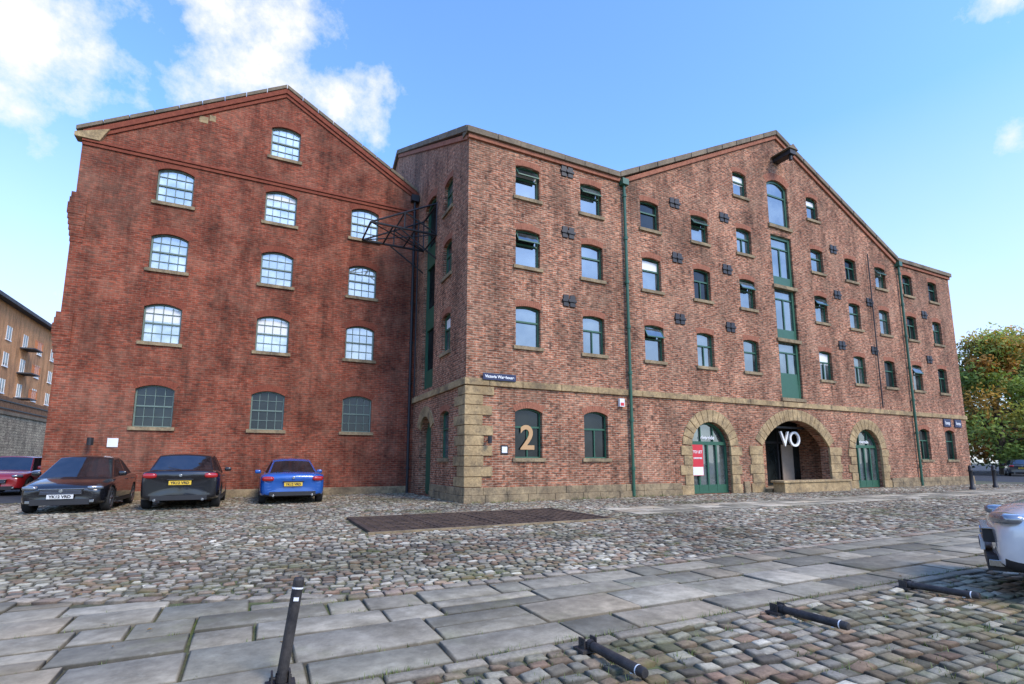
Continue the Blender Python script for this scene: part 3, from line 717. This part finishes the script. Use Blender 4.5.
    d.box(-.30,.30,L-.06,L+.012,pz+.075,pz+.10,0)
    d.cyl((-.55,L-.05,.27),(-.55,L+.03,.27),.035,10,1); d.cyl((.55,L-.05,.27),(.55,L+.03,.27),.035,10,1)
    for s_ in (-1,1):
        d.box(s_*.62-.05,s_*.62+.05,-.0,.15,.27,.33,1)
        for yy in (y1+1.25,y1+2.1): d.box(min(s_*hw,s_*(hw+.025)),max(s_*hw,s_*(hw+.025)),yy-.09,yy+.09,z1-.12,z1-.095,0)
        d.box(min(s_*(hw-.02),s_*(hw+.012)),max(s_*(hw-.02),s_*(hw+.012)),K['ax'][0]+.45,K['ax'][1]-.45,.20,.27,0)
    d.cyl((0,L-.02,pz+.2),(0,L+.02,pz+.2),.04,12,1); d.cyl((0,-.035,.56),(0,.02,.56),.04,12,1)
    d.cyl((0,y5+.12,z5+.03),(.30,y5+.06,z5+.09),.010,6,0)
    d.build('trim',[plastic,chrome,pl_w,pl_y],e,bevel=.006)
    for s__,yy,zz,rr in (('YK12 VRD',-.047,.421,0),('YK12 VRD',L+.024,pz-.002,math.pi)): text('plate_lettering',s__,.095,(0,yy,zz),(math.pi/2,0,rr),plastic,e,.002)
    def lump(name,c,rx,ry,rz_,mat,rotz=0):
        bm=bmesh.new(); bmesh.ops.create_uvsphere(bm,u_segments=20,v_segments=12,radius=1)
        for v in bm.verts:
            for k_ in range(3):
                v.co[k_]=math.copysign(abs(v.co[k_])**.6,v.co[k_])
            x,y,z=v.co.x*rx,v.co.y*ry,v.co.z*rz_
            v.co=(x*math.cos(rotz)-y*math.sin(rotz)+c[0],x*math.sin(rotz)+y*math.cos(rotz)+c[1],z+c[2])
        me=bpy.data.meshes.new(name); bm.to_mesh(me); bm.free(); link(name,me,[mat],e,smooth=True)
    for s_ in (-1,1):
        lump('headlamp',(s_*(hw-.24),.165,zf-.125),.17,.10,.055,lampw,s_*.38)
        lump('tail_lamp',(s_*(hw-.225),L-.115,zt-.17),.17,.10,.075,lampr,-s_*.36)
        lump('door_mirror',(s_*(hw+.06),y1+.42,z1+.07),.10,.06,.065,pm)
    return e
car((-10.25,1.25,.02),0,(.010,.010,.012),'saloon')
car((-7.75,1.25+4.35,.02),math.pi,(.009,.009,.011),'hatch')
car((-4.87,1.95+4.1,.02),math.pi,(.015,.095,.36),'coupe')
car((1.22,-12.50,.02),math.pi+.40,(.72,.73,.72),'hatch',clad=True)
car((-7.84,-12.1,.02),math.pi,(.72,.73,.72),'hatch')
car((-14.9,11.0,.02),0,(.36,.012,.015),'hatch')
car((-16.8,20.0,.02),.1,(.05,.06,.08),'saloon'); car((-19.0,25.5,.02),.1,(.2,.21,.22),'hatch')
car((60.0,8.0,.02),math.radians(115),(.03,.035,.04),'hatch'); car((52,1.5,.02),math.radians(110),(.02,.02,.025),'saloon')

# ================================================================ BACKGROUND LEFT
BB=empty('brick_apartment_building'); ob=brick_mat('brick_orange',(.72,.31,.12),(.64,.26,.10),(.50,.35,.2),var=(.85,1.1),patch=(.9,1.05))
orange=paint_mat('orange_rail',(.60,.16,.03),.5)
q=MB(); q.box(-50,-32,44,110,0,18.8,0); q.box(-50.6,-31.2,43.4,110.6,18.8,19.2,1); q.box(-49,-33.5,45,109,19.2,20.2,1)
for z in np.arange(6.0,18,3.0):
    for i_,y in enumerate(np.arange(46,108,4.6)): 
        q.box(-32.05,-31.97,y,y+1.2,z,z+1.5,2); q.box(-31.97,-31.93,y+.57,y+.63,z,z+1.5,3)
        for yy in (y-.04,y+1.2): q.box(-31.98,-31.92,yy,yy+.04,z,z+1.5,3)
        q.box(-32.0,-31.88,y-.1,y+1.3,z-.15,z-.02,3)
        if i_%3==1:
            q.box(-31.99,-30.6,y-.6,y+1.9,z-.32,z-.18,1); q.box(-30.66,-30.6,y-.6,y+1.9,z+.75,z+.82,4)
            for t_ in np.arange(0,2.5,.3): q.box(-30.65,-30.61,y-.6+t_,y-.56+t_,z-.18,z+.75,4)
q.build('structure',[ob,M['slate'],M['glassR'],M['white'],orange],BB)
SW=empty('stone_wall'); sw=MB()
swm=brick_mat('rubble_stone',(.50,.41,.27),(.34,.27,.18),(.20,.16,.11),var=(.5,1.4),bw=.5,bh=.22,ms=.02)
sw.box(-24.5,-23.5,4,70,0,4.9,0); sw.box(-24.6,-23.4,4,70,4.905,5.15,1); sw.build('masonry',[swm,M['coping']],SW)
FN=empty('timber_fence'); fn=MB()
for y in np.arange(6,68,.34): fn.box(-24.3,-24.25,y,y+.3,5.2,6.5+U(-.02,.02),0)
fn.box(-24.25,-24.2,6,68,5.5,5.6,1); fn.box(-24.25,-24.2,6,68,6.1,6.2,1)
wood=stone_mat('brown_timber',(.14,.07,.035),(.26,.14,.07),3); fn.build('boards',[wood,M['black']],FN)
# ================================================================ TREES
def leafmat(name):
    m,nt,b=nmat(name); at=nd(nt,'ShaderNodeAttribute'); at.attribute_name='Col'; lk(nt,at.outputs['Color'],b.inputs['Base Color']); b.inputs['Roughness'].default_value=.7
    tl=nd(nt,'ShaderNodeBsdfTranslucent'); lk(nt,at.outputs['Color'],tl.inputs[0]); mx=nd(nt,'ShaderNodeMixShader'); mx.inputs[0].default_value=.35
    lk(nt,b.outputs[0],mx.inputs[1]); lk(nt,tl.outputs[0],mx.inputs[2]); lk(nt,mx.outputs[0],nt.nodes['Material Output'].inputs[0]); return m
LM=leafmat('tree_leaves'); bark=stone_mat('bark',(.06,.045,.03),(.12,.09,.06),6)
def tree(name,x,y,h,r,cols_,n=9000,seed=1):
    rnd=random.Random(seed); e=empty(name,(x,y,0)); t=MB()
    t.cyl((0,0,0),(0.1,0,h*.45),h*.028,10,0,h*.018)
    clumps=[]
    for i in range(50):
        a=rnd.uniform(0,6.28); zz=rnd.uniform(.10,1)**.9; rr=r*math.sin(math.pi*min(.97,(zz*.80+.16)))*rnd.uniform(.25,1)
        c=Vector((rr*math.cos(a),rr*math.sin(a),h*zz*.93)); clumps.append((c,rnd.uniform(.18,.32)*r,rnd.random()))
        if i<14: t.cyl((0.05,0,h*rnd.uniform(.2,.45)),tuple(c*.92),h*.010,6,0,h*.003)
    t.build('trunk_and_limbs',[bark],e)
    V=[];F=[];C=[]
    for i in range(n):
        c,cr_,sh=clumps[rnd.randrange(len(clumps))]
        d=Vector((rnd.gauss(0,1),rnd.gauss(0,1),rnd.gauss(0,.8))); d.normalize(); d*=cr_*rnd.uniform(.3,1.15)
        p=c+d; s=rnd.uniform(.13,.27); u=Vector((rnd.gauss(0,1),rnd.gauss(0,1),rnd.gauss(0,1))).normalized(); v=u.orthogonal().normalized()
        k=len(V); V+=[p+u*s,p+v*s*.6,p-u*s,p-v*s*.6]; F.append((k,k+1,k+2,k+3))
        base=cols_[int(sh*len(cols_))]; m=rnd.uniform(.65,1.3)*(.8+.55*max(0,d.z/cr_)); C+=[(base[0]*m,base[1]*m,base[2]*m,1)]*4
    me=bpy.data.meshes.new('crown'); me.from_pydata([tuple(v) for v in V],[],F)
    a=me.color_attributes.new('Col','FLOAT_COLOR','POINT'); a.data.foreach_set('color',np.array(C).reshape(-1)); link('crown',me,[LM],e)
G1=[(.18,.26,.04),(.28,.32,.055),(.13,.22,.035)]; A1=[(.50,.28,.04),(.24,.31,.05),(.38,.37,.055),(.22,.30,.045),(.46,.22,.035),(.26,.33,.05)]
tree('autumn_tree',63,10,15.0,6.5,A1,17000,3); tree('autumn_tree',74,12,17,7,A1+G1,15000,5)
tree('green_tree',60,20,14,5,G1,10000,8); tree('green_tree',80,3,14,6.5,G1,12000,11); tree('green_tree',90,16,18,8,G1+A1,12000,12); tree('green_tree',72,26,15,7,G1,8000,15)
tree('green_tree',-29,44,8,3,G1,4000,19)
def mass(name,x0,y0,x1,y1,h,n,seed):
    rnd=random.Random(seed);V=[];F=[];C=[]
    for i in range(n):
        t=rnd.random(); x=x0+(x1-x0)*t+rnd.gauss(0,1.2); y=y0+(y1-y0)*t+rnd.gauss(0,1.2)
        hh=h*(.6+.4*abs(math.sin(t*17)+.4*math.sin(t*41))); z=hh*rnd.random()**.6; s=rnd.uniform(.2,.45)
        u=Vector((rnd.gauss(0,1),rnd.gauss(0,1),rnd.gauss(0,1))).normalized(); v=u.orthogonal(); p=Vector((x,y,z))
        k=len(V);V+=[tuple(p+u*s),tuple(p+v*s*.7),tuple(p-u*s),tuple(p-v*s*.7)];F.append((k,k+1,k+2,k+3)); m=rnd.uniform(.5,1.3);C+=[(.14*m,.18*m,.04*m,1)]*4
    me=bpy.data.meshes.new(name); me.from_pydata(V,[],F); a=me.color_attributes.new('Col','FLOAT_COLOR','POINT'); a.data.foreach_set('color',np.array(C).reshape(-1)); link(name,me,[LM])
mass('distant_trees',70,40,130,-30,8,18000,4)

# ================================================================ WORLD / LIGHT
w=bpy.data.worlds.new('World'); scn.world=w; w.use_nodes=True; nt=w.node_tree; bg=nt.nodes['Background']
sky=nd(nt,'ShaderNodeTexSky',sky_type='NISHITA'); sky.sun_disc=False
SE=math.radians(42); SR=math.radians(158)
sky.sun_elevation=SE; sky.sun_rotation=SR; sky.air_density=1.0; sky.dust_density=.4; sky.ozone_density=1.6
tc=nd(nt,'ShaderNodeTexCoord'); dv=tc.outputs['Generated']
nz=noise_n(nt,dv,8.0,12,.64)
mask=None
for c_,r0 in (((-.04,.77,.66),.17),((-.02,.78,.60),.10),((-.31,.80,.54),.14),((-.31,.83,.45),.07),((.085,.80,.58),.09),((.79,.23,.58),.05),((.87,.27,.42),.04),((-.17,.73,.68),.12)):
    n=nd(nt,'ShaderNodeVectorMath',operation='DISTANCE'); lk(nt,dv,n.inputs[0]); n.inputs[1].default_value=Vector(c_).normalized()
    mr=nd(nt,'ShaderNodeMapRange'); mr.inputs['From Min'].default_value=r0*1.3; mr.inputs['From Max'].default_value=0.0; lk(nt,n.outputs['Value'],mr.inputs['Value'])
    mask=mr.outputs[0] if mask is None else math_n(nt,'MAXIMUM',mask,mr.outputs[0])
f=math_n(nt,'MULTIPLY',math_n(nt,'SUBTRACT',math_n(nt,'ADD',nz,math_n(nt,'MULTIPLY',mask,.36)),.650),4.6)
f=math_n(nt,'MINIMUM',math_n(nt,'MAXIMUM',f,0.0),.96)
hz=noise_n(nt,dv,2.6,7,.6)
sp_=nd(nt,'ShaderNodeSeparateXYZ'); lk(nt,dv,sp_.inputs[0])
hm=nd(nt,'ShaderNodeMapRange'); hm.inputs['From Min'].default_value=.52; hm.inputs['From Max'].default_value=.0; hm.inputs['To Max'].default_value=1.0; lk(nt,sp_.outputs[2],hm.inputs['Value'])
blue=mix(nt,sky.outputs[0],(2.0,2.65,3.65),1,'MULTIPLY')
col=mix(nt,blue,(6.6,7.05,7.5),math_n(nt,'MINIMUM',math_n(nt,'MULTIPLY',hm.outputs[0],math_n(nt,'ADD',hz,.45)),1.0))
col=mix(nt,col,(7.8,7.9,8.0),f)
lk(nt,col,bg.inputs[0]); bg.inputs[1].default_value=.135
sd=bpy.data.lights.new('sun','SUN'); sd.energy=3.1; sd.angle=math.radians(20); sd.color=(1,.87,.69)
so=bpy.data.objects.new('sun',sd); scn.collection.objects.link(so)
az=SR; d=Vector((math.sin(az)*math.cos(SE),math.cos(az)*math.cos(SE),math.sin(SE)))
so.rotation_euler=d.to_track_quat('Z','Y').to_euler(); so.location=(0,-30,40)
# ================================================================ CAMERA
cd=bpy.data.cameras.new('camera'); cd.sensor_width=36; cd.lens=18; cd.shift_y=47/1024; cd.clip_end=3000; cd.clip_start=.05
cam=bpy.data.objects.new('camera',cd); scn.collection.objects.link(cam); cam.location=(-5.92,-15.37,1.3)
cam.rotation_euler=(math.radians(90+8.11),0,math.radians(-26.26)); scn.camera=cam
